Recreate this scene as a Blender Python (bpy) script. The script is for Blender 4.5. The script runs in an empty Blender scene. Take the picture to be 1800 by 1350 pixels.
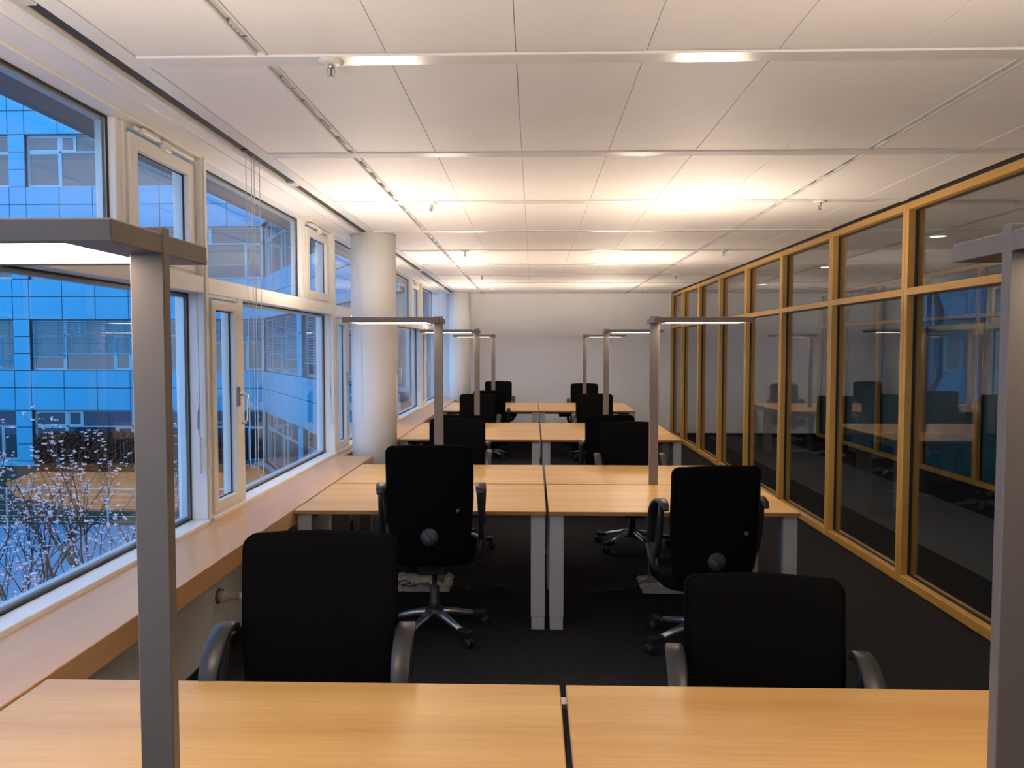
import bpy, bmesh, math, random
from math import sin, cos, pi, radians
from mathutils import Vector, Matrix
random.seed(7)
SC = bpy.context.scene
COL = SC.collection

# ------------------------------------------------------------------ camera
cam_d = bpy.data.cameras.new('camera')
cam_d.sensor_width = 36.0
cam_d.lens = 1354.0 / 1800.0 * 36.0
cam_d.clip_start = 0.02
cam_d.clip_end = 300
cam = bpy.data.objects.new('camera', cam_d)
COL.objects.link(cam)
cam.location = (0, 0, 1.68)
cam.rotation_euler = (radians(90 - 2.71), 0, radians(1.565))
SC.camera = cam

# ------------------------------------------------------------------ world: blue dusk sky
SKY_STRENGTH = 2.15
w = bpy.data.worlds.new('dusk_sky')
SC.world = w
w.use_nodes = True
nt = w.node_tree
nt.nodes.clear()
o_ = nt.nodes.new('ShaderNodeOutputWorld')
b_ = nt.nodes.new('ShaderNodeBackground')
tc = nt.nodes.new('ShaderNodeTexCoord')
sx = nt.nodes.new('ShaderNodeSeparateXYZ')
rp = nt.nodes.new('ShaderNodeValToRGB')
rp.color_ramp.elements[0].position = 0.0
rp.color_ramp.elements[0].color = (0.42, 0.66, 1.0, 1)
rp.color_ramp.elements[1].position = 0.8
rp.color_ramp.elements[1].color = (0.24, 0.50, 1.0, 1)
nt.links.new(tc.outputs['Generated'], sx.inputs[0])
nt.links.new(sx.outputs['Z'], rp.inputs[0])
nt.links.new(rp.outputs[0], b_.inputs[0])
b_.inputs[1].default_value = SKY_STRENGTH
nt.links.new(b_.outputs[0], o_.inputs[0])

SC.view_settings.view_transform = 'Standard'
SC.view_settings.look = 'None'
SC.view_settings.gamma = 1.0
SC.view_settings.exposure = 0.16
SC.view_settings.use_curve_mapping = False

# lamps of the room (their own emission, see floor_lamp)
UP_LIGHT = 46.0
DOWN_LIGHT = 18.0
LAMP_COLOR = (1.0, 0.825, 0.655)

# ------------------------------------------------------------------ materials
MATS = {}


def new_mat(name):
    m = bpy.data.materials.new(name)
    m.use_nodes = True
    m.node_tree.nodes.clear()
    MATS[name] = m
    return m, m.node_tree.nodes, m.node_tree.links


def pmat(name, col, rough=0.5, metal=0.0, noise=0.0, nscale=40.0, bump=0.0, bscale=200.0, spec=0.5, coat=0.0):
    m, n, l = new_mat(name)
    out = n.new('ShaderNodeOutputMaterial')
    p = n.new('ShaderNodeBsdfPrincipled')
    p.inputs['Base Color'].default_value = (*col, 1)
    p.inputs['Roughness'].default_value = rough
    p.inputs['Metallic'].default_value = metal
    p.inputs['Specular IOR Level'].default_value = spec
    p.inputs['Coat Weight'].default_value = coat
    l.new(p.outputs[0], out.inputs[0])
    if noise > 0 or bump > 0:
        t = n.new('ShaderNodeTexCoord')
    if noise > 0:
        nz = n.new('ShaderNodeTexNoise')
        nz.inputs['Scale'].default_value = nscale
        nz.inputs['Detail'].default_value = 4
        l.new(t.outputs['Object'], nz.inputs['Vector'])
        r = n.new('ShaderNodeValToRGB')
        r.color_ramp.elements[0].position = 0.3
        r.color_ramp.elements[1].position = 0.7
        r.color_ramp.elements[0].color = (*[c * (1 - noise) for c in col], 1)
        r.color_ramp.elements[1].color = (*[min(1, c * (1 + noise)) for c in col], 1)
        l.new(nz.outputs['Fac'], r.inputs[0])
        l.new(r.outputs[0], p.inputs['Base Color'])
    if bump > 0:
        nb = n.new('ShaderNodeTexNoise')
        nb.inputs['Scale'].default_value = bscale
        nb.inputs['Detail'].default_value = 3
        l.new(t.outputs['Object'], nb.inputs['Vector'])
        bp = n.new('ShaderNodeBump')
        bp.inputs['Strength'].default_value = bump
        bp.inputs['Distance'].default_value = 0.003
        l.new(nb.outputs['Fac'], bp.inputs['Height'])
        l.new(bp.outputs[0], p.inputs['Normal'])
    return m


def wood(name, dark, light, axis=0, rough=0.38, stretch=0.05, scale=9.0, contrast=0.25, fine=0.35):
    """veneer: streaks run along the given object axis, offset at random per object"""
    m, n, l = new_mat(name)
    out = n.new('ShaderNodeOutputMaterial')
    p = n.new('ShaderNodeBsdfPrincipled')
    p.inputs['Roughness'].default_value = rough
    p.inputs['Specular IOR Level'].default_value = 0.45
    l.new(p.outputs[0], out.inputs[0])
    t = n.new('ShaderNodeTexCoord')
    oi = n.new('ShaderNodeObjectInfo')
    ad = n.new('ShaderNodeVectorMath')
    ad.operation = 'ADD'
    mu = n.new('ShaderNodeVectorMath')
    mu.operation = 'SCALE'
    cb = n.new('ShaderNodeCombineXYZ')
    for i in range(3):
        l.new(oi.outputs['Random'], cb.inputs[i])
    mu.inputs['Scale'].default_value = 37.0
    l.new(cb.outputs[0], mu.inputs[0])
    l.new(t.outputs['Object'], ad.inputs[0])
    l.new(mu.outputs[0], ad.inputs[1])
    s1 = [1.0, 1.0, 1.0]
    s1[axis] = stretch
    mp = n.new('ShaderNodeMapping')
    mp.inputs['Scale'].default_value = s1
    l.new(ad.outputs[0], mp.inputs['Vector'])
    n1 = n.new('ShaderNodeTexNoise')
    n1.inputs['Scale'].default_value = scale
    n1.inputs['Detail'].default_value = 5
    n1.inputs['Distortion'].default_value = 0.3
    l.new(mp.outputs[0], n1.inputs['Vector'])
    n2 = n.new('ShaderNodeTexNoise')
    n2.inputs['Scale'].default_value = scale * 14
    n2.inputs['Detail'].default_value = 3
    l.new(mp.outputs[0], n2.inputs['Vector'])
    mx = n.new('ShaderNodeMix')
    mx.inputs['Factor'].default_value = fine
    l.new(n1.outputs['Fac'], mx.inputs['A'])
    l.new(n2.outputs['Fac'], mx.inputs['B'])
    r = n.new('ShaderNodeValToRGB')
    r.color_ramp.elements[0].position = 0.5 - contrast
    r.color_ramp.elements[1].position = 0.5 + contrast
    r.color_ramp.elements[0].color = (*dark, 1)
    r.color_ramp.elements[1].color = (*light, 1)
    l.new(mx.outputs['Result'], r.inputs[0])
    l.new(r.outputs[0], p.inputs['Base Color'])
    return m


def glass(name, f0=0.04, tint=(1, 1, 1)):
    """flat pane: clear with mirror reflection that grows at glancing angles"""
    m, n, l = new_mat(name)
    out = n.new('ShaderNodeOutputMaterial')
    mix = n.new('ShaderNodeMixShader')
    tr = n.new('ShaderNodeBsdfTransparent')
    tr.inputs[0].default_value = (*tint, 1)
    gl = n.new('ShaderNodeBsdfGlossy')
    gl.inputs['Roughness'].default_value = 0.0
    g = n.new('ShaderNodeNewGeometry')
    d = n.new('ShaderNodeVectorMath')
    d.operation = 'DOT_PRODUCT'
    l.new(g.outputs['Normal'], d.inputs[0])
    l.new(g.outputs['Incoming'], d.inputs[1])

    def mt(op, a, b=None):
        x = n.new('ShaderNodeMath')
        x.operation = op
        if isinstance(a, (int, float)):
            x.inputs[0].default_value = a
        else:
            l.new(a, x.inputs[0])
        if b is not None:
            if isinstance(b, (int, float)):
                x.inputs[1].default_value = b
            else:
                l.new(b, x.inputs[1])
        return x.outputs[0]
    c = mt('ABSOLUTE', d.outputs['Value'])
    k = mt('POWER', mt('SUBTRACT', 1.0, c), 5.0)
    fac = mt('ADD', mt('MULTIPLY', k, 1.0 - f0), f0)
    l.new(fac, mix.inputs[0])
    l.new(tr.outputs[0], mix.inputs[1])
    l.new(gl.outputs[0], mix.inputs[2])
    l.new(mix.outputs[0], out.inputs[0])
    return m


def emit(name, col, s):
    m, n, l = new_mat(name)
    out = n.new('ShaderNodeOutputMaterial')
    e = n.new('ShaderNodeEmission')
    e.inputs[0].default_value = (*col, 1)
    e.inputs[1].default_value = s
    l.new(e.outputs[0], out.inputs[0])
    return m


pmat('ceiling_white', (0.80, 0.77, 0.74), 0.65, noise=0.02, nscale=3)
pmat('strip_white', (0.78, 0.76, 0.73), 0.22, noise=0.02, nscale=2)
pmat('ceiling_back', (0.22, 0.21, 0.2), 0.8)
pmat('slot_dark', (0.035, 0.035, 0.035), 0.6)
pmat('slot_metal', (0.55, 0.54, 0.52), 0.4)
pmat('wall_white', (0.80, 0.79, 0.78), 0.85, bump=0.08, bscale=300, noise=0.015, nscale=2)
pmat('parapet_paint', (0.76, 0.73, 0.67), 0.8, bump=0.05, bscale=250)
pmat('column_white', (0.82, 0.81, 0.79), 0.75, bump=0.15, bscale=120)
pmat('frame_white', (0.80, 0.79, 0.77), 0.35)
pmat('frame_cream', (0.74, 0.71, 0.66), 0.38)
pmat('gasket', (0.012, 0.013, 0.016), 0.6)
pmat('outer_alu', (0.45, 0.50, 0.54), 0.35, metal=0.6)
pmat('soffit_dark', (0.06, 0.065, 0.075), 0.6)
pmat('steel', (0.60, 0.60, 0.60), 0.28, metal=1.0)
pmat('carpet', (0.022, 0.0215, 0.0225), 0.95, noise=0.6, nscale=110, bump=0.8, bscale=420, spec=0.1)
pmat('carpet_grey', (0.115, 0.125, 0.135), 0.95, noise=0.25, nscale=200, bump=0.6, bscale=420, spec=0.1)
pmat('baseboard_black', (0.012, 0.012, 0.013), 0.5)
wood('beech_desk', (0.50, 0.265, 0.080), (0.70, 0.43, 0.155), axis=0, scale=7, contrast=0.20, fine=0.30, rough=0.30)
wood('beech_shaded_edge', (0.36, 0.17, 0.06), (0.46, 0.23, 0.09), axis=0, scale=10)  # darker beech for the desk edges, their shade put into the colour
wood('beech_sill', (0.52, 0.28, 0.125), (0.62, 0.36, 0.175), axis=1, scale=11, contrast=0.3, rough=0.3)
wood('oak_frame', (0.44, 0.235, 0.05), (0.60, 0.345, 0.085), axis=2, scale=14, contrast=0.3, rough=0.4)
wood('oak_rail', (0.44, 0.235, 0.05), (0.60, 0.345, 0.085), axis=1, scale=14, contrast=0.3, rough=0.4)
pmat('leg_grey', (0.46, 0.465, 0.475), 0.45, metal=0.15)
pmat('lamp_grey', (0.235, 0.195, 0.168), 0.45, metal=0.25)
pmat('fabric_black', (0.0042, 0.0039, 0.0042), 0.95, noise=0.2, nscale=300, bump=0.3, bscale=700, spec=0.05)
pmat('plastic_black', (0.016, 0.016, 0.017), 0.42)
pmat('arm_plastic', (0.022, 0.0215, 0.0215), 0.38)
pmat('dial_grey', (0.028, 0.028, 0.031), 0.45)
pmat('bolt_grey', (0.10, 0.10, 0.105), 0.4)
pmat('alu', (0.52, 0.53, 0.55), 0.32, metal=0.9)
pmat('plastic_wrap', (0.42, 0.41, 0.39), 0.22, bump=1.0, bscale=90)
pmat('white_plastic', (0.72, 0.70, 0.66), 0.4)
pmat('pipe_beige', (0.80, 0.76, 0.64), 0.45)
pmat('pipe_collar', (0.16, 0.12, 0.09), 0.5)
pmat('cord_white', (0.75, 0.74, 0.72), 0.6)
pmat('brass', (0.5, 0.42, 0.3), 0.3, metal=1.0)
pmat('paper', (0.8, 0.8, 0.78), 0.8)
pmat('painted_dusk_blue', (0.030, 0.23, 0.50), 0.25, noise=0.1, nscale=2)  # blue dusk light of the room beyond, put into the colour
pmat('facade_panel', (0.050, 0.42, 0.68), 0.45, noise=0.06, nscale=0.5, spec=0.25)
pmat('facade_joint', (0.02, 0.03, 0.05), 0.8)
pmat('facade_frame', (0.26, 0.46, 0.58), 0.4, metal=0.3)
pmat('facade_slat', (0.055, 0.36, 0.56), 0.4, metal=0.2)
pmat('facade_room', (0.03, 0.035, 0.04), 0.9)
pmat('facade_pane', (0.025, 0.055, 0.09), 0.04, spec=1.0, coat=0.6)
pmat('roof_metal', (0.35, 0.45, 0.52), 0.4, metal=0.4)
pmat('mulch', (0.74, 0.20, 0.045), 0.95, noise=0.35, nscale=6)
pmat('lawn', (0.018, 0.028, 0.010), 0.95, noise=0.5, nscale=9)
pmat('paving', (0.13, 0.25, 0.36), 0.7, noise=0.08, nscale=1.5)
pmat('rail_steel', (0.50, 0.56, 0.60), 0.35, metal=0.6)
pmat('hedge_leaf', (0.085, 0.036, 0.020), 0.8)
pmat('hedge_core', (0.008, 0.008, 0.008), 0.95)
pmat('bark', (0.12, 0.05, 0.03), 0.9)
pmat('blossom', (0.92, 0.66, 0.62), 0.7)
glass('window_glass', 0.055, (0.97, 0.985, 0.99))
glass('partition_glass', 0.075, (0.96, 0.97, 0.97))
emit('lamp_down', LAMP_COLOR, DOWN_LIGHT)
def batwing(name, col, s):
    """uplight optic: intensity spreads sideways as in indirect office lamps"""
    m = emit(name, col, s)
    n, l = m.node_tree.nodes, m.node_tree.links
    e = [x for x in n if x.type == 'EMISSION'][0]
    g = n.new('ShaderNodeNewGeometry')
    d = n.new('ShaderNodeVectorMath')
    d.operation = 'DOT_PRODUCT'
    l.new(g.outputs['Normal'], d.inputs[0])
    l.new(g.outputs['Incoming'], d.inputs[1])
    a = n.new('ShaderNodeMath')
    a.operation = 'MAXIMUM'
    a.inputs[1].default_value = 0.35
    l.new(d.outputs['Value'], a.inputs[0])
    p = n.new('ShaderNodeMath')
    p.operation = 'POWER'
    p.inputs[1].default_value = -0.8
    l.new(a.outputs[0], p.inputs[0])
    q = n.new('ShaderNodeMath')
    q.operation = 'MULTIPLY'
    q.inputs[1].default_value = s
    l.new(p.outputs[0], q.inputs[0])
    l.new(q.outputs[0], e.inputs[1])
    return m


batwing('lamp_up', LAMP_COLOR, UP_LIGHT)
emit('corridor_lamp', (1.0, 0.85, 0.70), 6.0)


# ------------------------------------------------------------------ mesh builder
class MB:
    def __init__(s):
        s.v = []
        s.f = []
        s.sm = []

    def add(s, vs, fs, smooth=False):
        b = len(s.v)
        s.v += [tuple(v) for v in vs]
        s.f += [tuple(i + b for i in f) for f in fs]
        s.sm += [smooth] * len(fs)
        return s

    def box(s, x0, x1, y0, y1, z0, z1):
        vs = [(x0, y0, z0), (x1, y0, z0), (x1, y1, z0), (x0, y1, z0), (x0, y0, z1), (x1, y0, z1), (x1, y1, z1), (x0, y1, z1)]
        return s.add(vs, [(0, 3, 2, 1), (4, 5, 6, 7), (0, 1, 5, 4), (1, 2, 6, 5), (2, 3, 7, 6), (3, 0, 4, 7)])

    def rbox(s, x0, x1, y0, y1, z0, z1, r=0.004, seg=2):
        bm = bmesh.new()
        bmesh.ops.create_cube(bm, size=1)
        for v in bm.verts:
            v.co = Vector(((x0 + x1) / 2 + v.co.x * (x1 - x0), (y0 + y1) / 2 + v.co.y * (y1 - y0), (z0 + z1) / 2 + v.co.z * (z1 - z0)))
        bmesh.ops.bevel(bm, geom=bm.edges[:], offset=r, segments=seg, affect='EDGES', profile=0.5)
        bm.verts.index_update()
        s.add([v.co[:] for v in bm.verts], [[v.index for v in f.verts] for f in bm.faces])
        bm.free()
        return s

    def cyl(s, c, r, h, n=24, axis='z', r2=None, smooth=True):
        """cylinder or cone from centre of the first end along the axis"""
        r2 = r if r2 is None else r2
        vs = []
        for k, (rr, d) in enumerate(((r, 0), (r2, h))):
            for i in range(n):
                a = 2 * pi * i / n
                p, q = rr * cos(a), rr * sin(a)
                vs.append({'z': (c[0] + p, c[1] + q, c[2] + d), 'y': (c[0] + p, c[1] + d, c[2] - q), 'x': (c[0] + d, c[1] + p, c[2] + q)}[axis])
        b = len(s.v)
        s.add(vs, [(i, (i + 1) % n, n + (i + 1) % n, n + i) for i in range(n)], smooth)
        s.f += [tuple(b + i for i in reversed(range(n))), tuple(b + n + i for i in range(n))]
        s.sm += [False, False]
        return s

    def lathe(s, prof, n=24, c=(0, 0, 0), axis='z'):
        vs = []
        for r, h in prof:
            for i in range(n):
                a = 2 * pi * i / n
                p, q = r * cos(a), r * sin(a)
                vs.append({'z': (c[0] + p, c[1] + q, c[2] + h), 'y': (c[0] + p, c[1] + h, c[2] - q), 'x': (c[0] + h, c[1] + p, c[2] + q)}[axis])
        fs = []
        for k in range(len(prof) - 1):
            for i in range(n):
                j = (i + 1) % n
                fs.append((k * n + i, k * n + j, (k + 1) * n + j, (k + 1) * n + i))
        s.add(vs, fs, True)
        b = len(s.v) - len(vs)
        m = len(prof) - 1
        s.f += [tuple(b + i for i in reversed(range(n))), tuple(b + m * n + i for i in range(n))]
        s.sm += [False, False]
        return s

    def tube(s, pts, r, n=8, closed=False, rads=None):
        pts = [Vector(p) for p in pts]
        N = len(pts)
        vs = []
        up = Vector((0, 0, 1))
        prev = None
        for i, p in enumerate(pts):
            a = pts[(i - 1) % N] if (i > 0 or closed) else p
            b = pts[(i + 1) % N] if (i < N - 1 or closed) else p
            t = (b - a)
            t = t.normalized() if t.length > 1e-9 else Vector((0, 0, 1))
            if prev is None:
                u = t.cross(up)
                if u.length < 1e-3:
                    u = t.cross(Vector((1, 0, 0)))
                u.normalize()
            else:
                u = prev - t * prev.dot(t)
                if u.length < 1e-6:
                    u = t.orthogonal()
                u.normalize()
            prev = u
            w_ = t.cross(u)
            rr = rads[i] if rads else r
            for k in range(n):
                an = 2 * pi * k / n
                vs.append(p + u * (rr * cos(an)) + w_ * (rr * sin(an)))
        fs = []
        M = N if closed else N - 1
        for i in range(M):
            for k in range(n):
                j = (i + 1) % N
                fs.append((i * n + k, i * n + (k + 1) % n, j * n + (k + 1) % n, j * n + k))
        if not closed:
            fs.append(tuple(reversed(range(n))))
            fs.append(tuple((N - 1) * n + k for k in range(n)))
        return s.add(vs, fs, True)

    def ribbon(s, pts, width, th, axis=(1, 0, 0)):
        """flat bar swept along pts (rounded a little), width along the axis"""
        ax = Vector(axis)
        pts = [Vector(p) for p in pts]
        N = len(pts)
        vs = []
        sec = [(-1, -.5), (-.8, -1), (.8, -1), (1, -.5), (1, .5), (.8, 1), (-.8, 1), (-1, .5)]
        for i, p in enumerate(pts):
            t = (pts[min(i + 1, N - 1)] - pts[max(i - 1, 0)]).normalized()
            nn = ax.cross(t).normalized()
            wd = width[i] if isinstance(width, (list, tuple)) else width
            tt = th[i] if isinstance(th, (list, tuple)) else th
            for a, b in sec:
                vs.append(p + ax * (a * wd / 2) + nn * (b * tt / 2))
        n = len(sec)
        fs = []
        for i in range(N - 1):
            for k in range(n):
                fs.append((i * n + k, i * n + (k + 1) % n, (i + 1) * n + (k + 1) % n, (i + 1) * n + k))
        fs.append(tuple(reversed(range(n))))
        fs.append(tuple((N - 1) * n + k for k in range(n)))
        return s.add(vs, fs, True)

    def frame(s, axis, a, b, u0, u1, v0, v1, wd):
        """rectangular frame of four bars; axis 'x': bars lie in y-z plane between x=a..b; axis 'y': in x-z plane between y=a..b"""
        def put(p0, p1, q0, q1):
            if axis == 'x':
                s.box(a, b, p0, p1, q0, q1)
            else:
                s.box(p0, p1, a, b, q0, q1)
        put(u0, u0 + wd, v0, v1)
        put(u1 - wd, u1, v0, v1)
        put(u0 + wd, u1 - wd, v0, v0 + wd)
        put(u0 + wd, u1 - wd, v1 - wd, v1)
        return s

    def mesh(s, name, mat):
        me = bpy.data.meshes.new(name)
        me.from_pydata(s.v, [], s.f)
        me.polygons.foreach_set('use_smooth', s.sm)
        bm = bmesh.new()
        bm.from_mesh(me)
        bmesh.ops.recalc_face_normals(bm, faces=bm.faces)
        bm.to_mesh(me)
        bm.free()
        me.materials.append(MATS[mat])
        me.update()
        return me

    def build(s, name, mat, parent=None, loc=None, **kw):
        return link(name, s.mesh(name, mat), parent, loc, **kw)


def link(name, me, parent=None, loc=None, rot=None, **kw):
    o = bpy.data.objects.new(name, me)
    COL.objects.link(o)
    if parent:
        o.parent = parent
    if loc:
        o.location = loc
    if rot:
        o.rotation_euler = rot
    for k, v in kw.items():
        o[k] = v
    return o


def tag(o, label=None, category=None, group=None, kind=None):
    if label:
        o['label'] = label
    if category:
        o['category'] = category
    if group:
        o['group'] = group
    if kind:
        o['kind'] = kind
    return o


def empty(name, loc=(0, 0, 0), rz=0.0, label=None, category=None, group=None, kind=None):
    o = bpy.data.objects.new(name, None)
    o.empty_display_size = 0.1
    COL.objects.link(o)
    o.location = loc
    o.rotation_euler = (0, 0, rz)
    return tag(o, label, category, group, kind)


# ------------------------------------------------------------------ dimensions
H = 2.70          # ceiling
XW = -1.77        # inner face of the window frames
XP = 2.60         # inner face of the glass partition
YB = 14.66        # back wall
YN = -3.95        # wall behind the camera
XF = 5.35         # far partition of the corridor
ZD = 0.72         # desk tops

# ================================================================== SETTING
fl = MB().box(-1.95, 6.2, YN - 0.2, YB + 0.2, -0.2, 0).build('floor', 'carpet')
tag(fl, 'dark charcoal carpet floor of the office', 'floor', kind='structure')
MB().box(3.30, 4.50, YN, YB - 0.002, 0.0, 0.006).build('carpet_runner', 'carpet_grey', label='lighter grey carpet strip along the corridor behind the glass', category='carpet', kind='structure')

wb = MB().box(-1.95, 6.2, YB, YB + 0.2, 0, H + 0.3).build('wall_back', 'wall_white')
tag(wb, 'plain white wall at the far end of the room', 'wall', kind='structure')
MB().box(-1.69, XP - 0.02, YB - 0.012, YB, 0.0, 0.06).build('baseboard_back', 'baseboard_black', label='thin black baseboard along the back wall', category='baseboard', kind='structure')
MB().box(2.73, XF, YB - 0.012, YB, 0.0, 0.06).build('baseboard_corridor', 'baseboard_black', label='thin black baseboard at the corridor end wall', category='baseboard', kind='structure')
wn = MB().box(-1.95, 6.2, YN - 0.2, YN, 0, H + 0.3).build('wall_near', 'wall_white')
tag(wn, 'white wall behind the camera', 'wall', kind='structure')
we = MB().box(5.95, 6.15, YN, YB, 0, H + 0.3).build('wall_far_right', 'wall_white')
tag(we, 'wall closing the room beyond the corridor', 'wall', kind='structure')

# parapet under the windows, exterior fascia over them
wl = MB().box(-1.98, -1.70, YN, YB, -3.3, 0.622).build('wall_left', 'parapet_paint')
tag(wl, 'low beige wall under the windows', 'wall', kind='structure')
MB().box(-2.16, -1.90, YN, YB, 2.705, 3.4).build('fascia', 'soffit_dark', wl, label='dark exterior soffit over the windows')
MB().box(-1.70, -1.688, YN, YB, 0.0, 0.055).build('baseboard_left', 'baseboard_black', label='black baseboard below the window parapet', category='baseboard', kind='structure')

# ---------------- ceiling
ce = MB().box(-1.92, 6.2, YN - 0.2, YB + 0.2, H + 0.045, H + 0.3).build('ceiling', 'ceiling_back')
tag(ce, 'suspended white panel ceiling with cross strips', 'ceiling', kind='structure')
STRIP = [2.715 + 1.345 * k for k in range(-5, 9)]
SW = 0.092
bounds = []
for k, ys in enumerate(STRIP):
    y1 = STRIP[k + 1] if k + 1 < len(STRIP) else YB - 0.004
    bounds.append((ys + SW, y1))
strip_me = MB().rbox(-1.395, XP - 0.03, 0, SW, H - 0.007, H + 0.02, 0.003, 1).mesh('ceiling_strip', 'strip_white')
for ys in STRIP:
    link('ceiling_strip', strip_me, ce, (0, ys, 0))
tcols = [(-1.395, -0.973), (-0.926, -0.51), (-0.51, -0.06), (-0.06, 0.39), (0.39, 0.84), (0.84, 1.29), (1.29, 1.708), (1.757, 2.25), (2.25, XP - 0.03)]
cache = {}
G = 0.0010
for (y0, y1) in bounds:
    L = round(y1 - y0, 3)
    for (x0, x1) in tcols:
        wd = round(x1 - x0, 3)
        if (wd, L) not in cache:
            cache[(wd, L)] = MB().rbox(G, wd - G, G, L - G, 0.0, 0.02, 0.0018, 1).mesh('ceiling_tile', 'ceiling_white')
        link('ceiling_tile', cache[(wd, L)], ce, (x0, y0, H), rot=(random.uniform(-.0006, .0006), random.uniform(-.0005, .0005), 0))
# linear air slots: channel with two lips and little deflector blades
for xs0, xs1 in ((-0.973, -0.926), (1.708, 1.757)):
    for (y0, y1) in bounds:
        m = MB()
        m.box(xs0, xs0 + 0.009, y0, y1, H - 0.003, H + 0.04)
        m.box(xs1 - 0.009, xs1, y0, y1, H - 0.003, H + 0.04)
        a = m.build('air_slot', 'strip_white', ce)
        d = MB()
        d.box(xs0 + 0.009, xs1 - 0.009, y0, y1, H + 0.034, H + 0.04)
        d.build('slot_channel', 'slot_dark', a)
        bl = MB()
        nb = max(2, int((y1 - y0) / 0.13))
        for i in range(nb):
            yc = y0 + (i + 0.5) * (y1 - y0) / nb
            if i % 2 == 0:
                bl.box(xs0 + 0.011, xs1 - 0.011, yc - 0.062, yc + 0.062, H + 0.008, H + 0.012)
            else:
                for q in range(4):
                    yy = yc - 0.045 + q * 0.028
                    bl.box(xs0 + 0.011, xs1 - 0.011, yy, yy + 0.006, H + 0.002, H + 0.03)
        bl.build('slot_blades', 'slot_metal', a, kind='stuff')
# strip along the window, blind slot and soffit
MB().box(-1.468, -1.397, YN, YB, H - 0.002, H + 0.03).build('edge_strip', 'strip_white', ce)
MB().box(-1.53, -1.47, YN, YB, H + 0.034, H + 0.044).build('blind_slot', 'slot_dark', ce, label='dark recessed blind slot along the windows')
MB().box(-1.545, -1.528, YN, YB, H - 0.010, H + 0.03).build('slot_lip', 'strip_white', ce)
sof = MB().box(-1.90, -1.547, YN, YB, H, H + 0.03).build('window_soffit', 'ceiling_white', ce)
MB().box(-1.625, -1.612, YN, YB, H - 0.006, H + 0.001).build('soffit_bead', 'strip_white', ce)
# shadow gap over the partition, corridor ceiling
MB().box(XP - 0.03, XP + 0.12, YN, YB, H + 0.012, H + 0.044).build('shadow_gap', 'slot_dark', ce)
MB().box(XP + 0.12, 6.2, YN, YB, H, H + 0.03).build('corridor_ceiling', 'ceiling_white', ce)

# ---------------- sill
sill = empty('window_sill', (0, 0, 0), label='long beech window sill with deep front edge below the windows', category='window sill', kind='structure')
ZS = 0.7215
for y0, y1 in ((YN, -1.34), (-1.338, 1.36), (1.362, 4.06), (4.062, 6.76)):
    MB().rbox(-1.755, -1.42, y0, y1, ZS - 0.098, ZS, 0.003, 1).build('sill_board', 'beech_sill', sill)
MB().rbox(-1.755, -1.68, 6.762, 7.25, ZS - 0.098, ZS, 0.003, 1).build('sill_board', 'beech_sill', sill)
for y0, y1 in ((7.252, 9.46), (9.462, 12.16), (12.162, YB - 0.003)):
    MB().rbox(-1.755, -1.42, y0, y1, ZS - 0.098, ZS, 0.003, 1).build('sill_board', 'beech_sill', sill)

# ---------------- windows on the left
ZT0, ZT1 = 1.972, 2.062
ZH = 2.688
ZL = 0.742


def pane(name, x, y0, y1, z0, z1, parent, mat='window_glass'):
    return MB().box(x - 0.004, x + 0.004, y0, y1, z0, z1).build(name, mat, parent)


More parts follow.
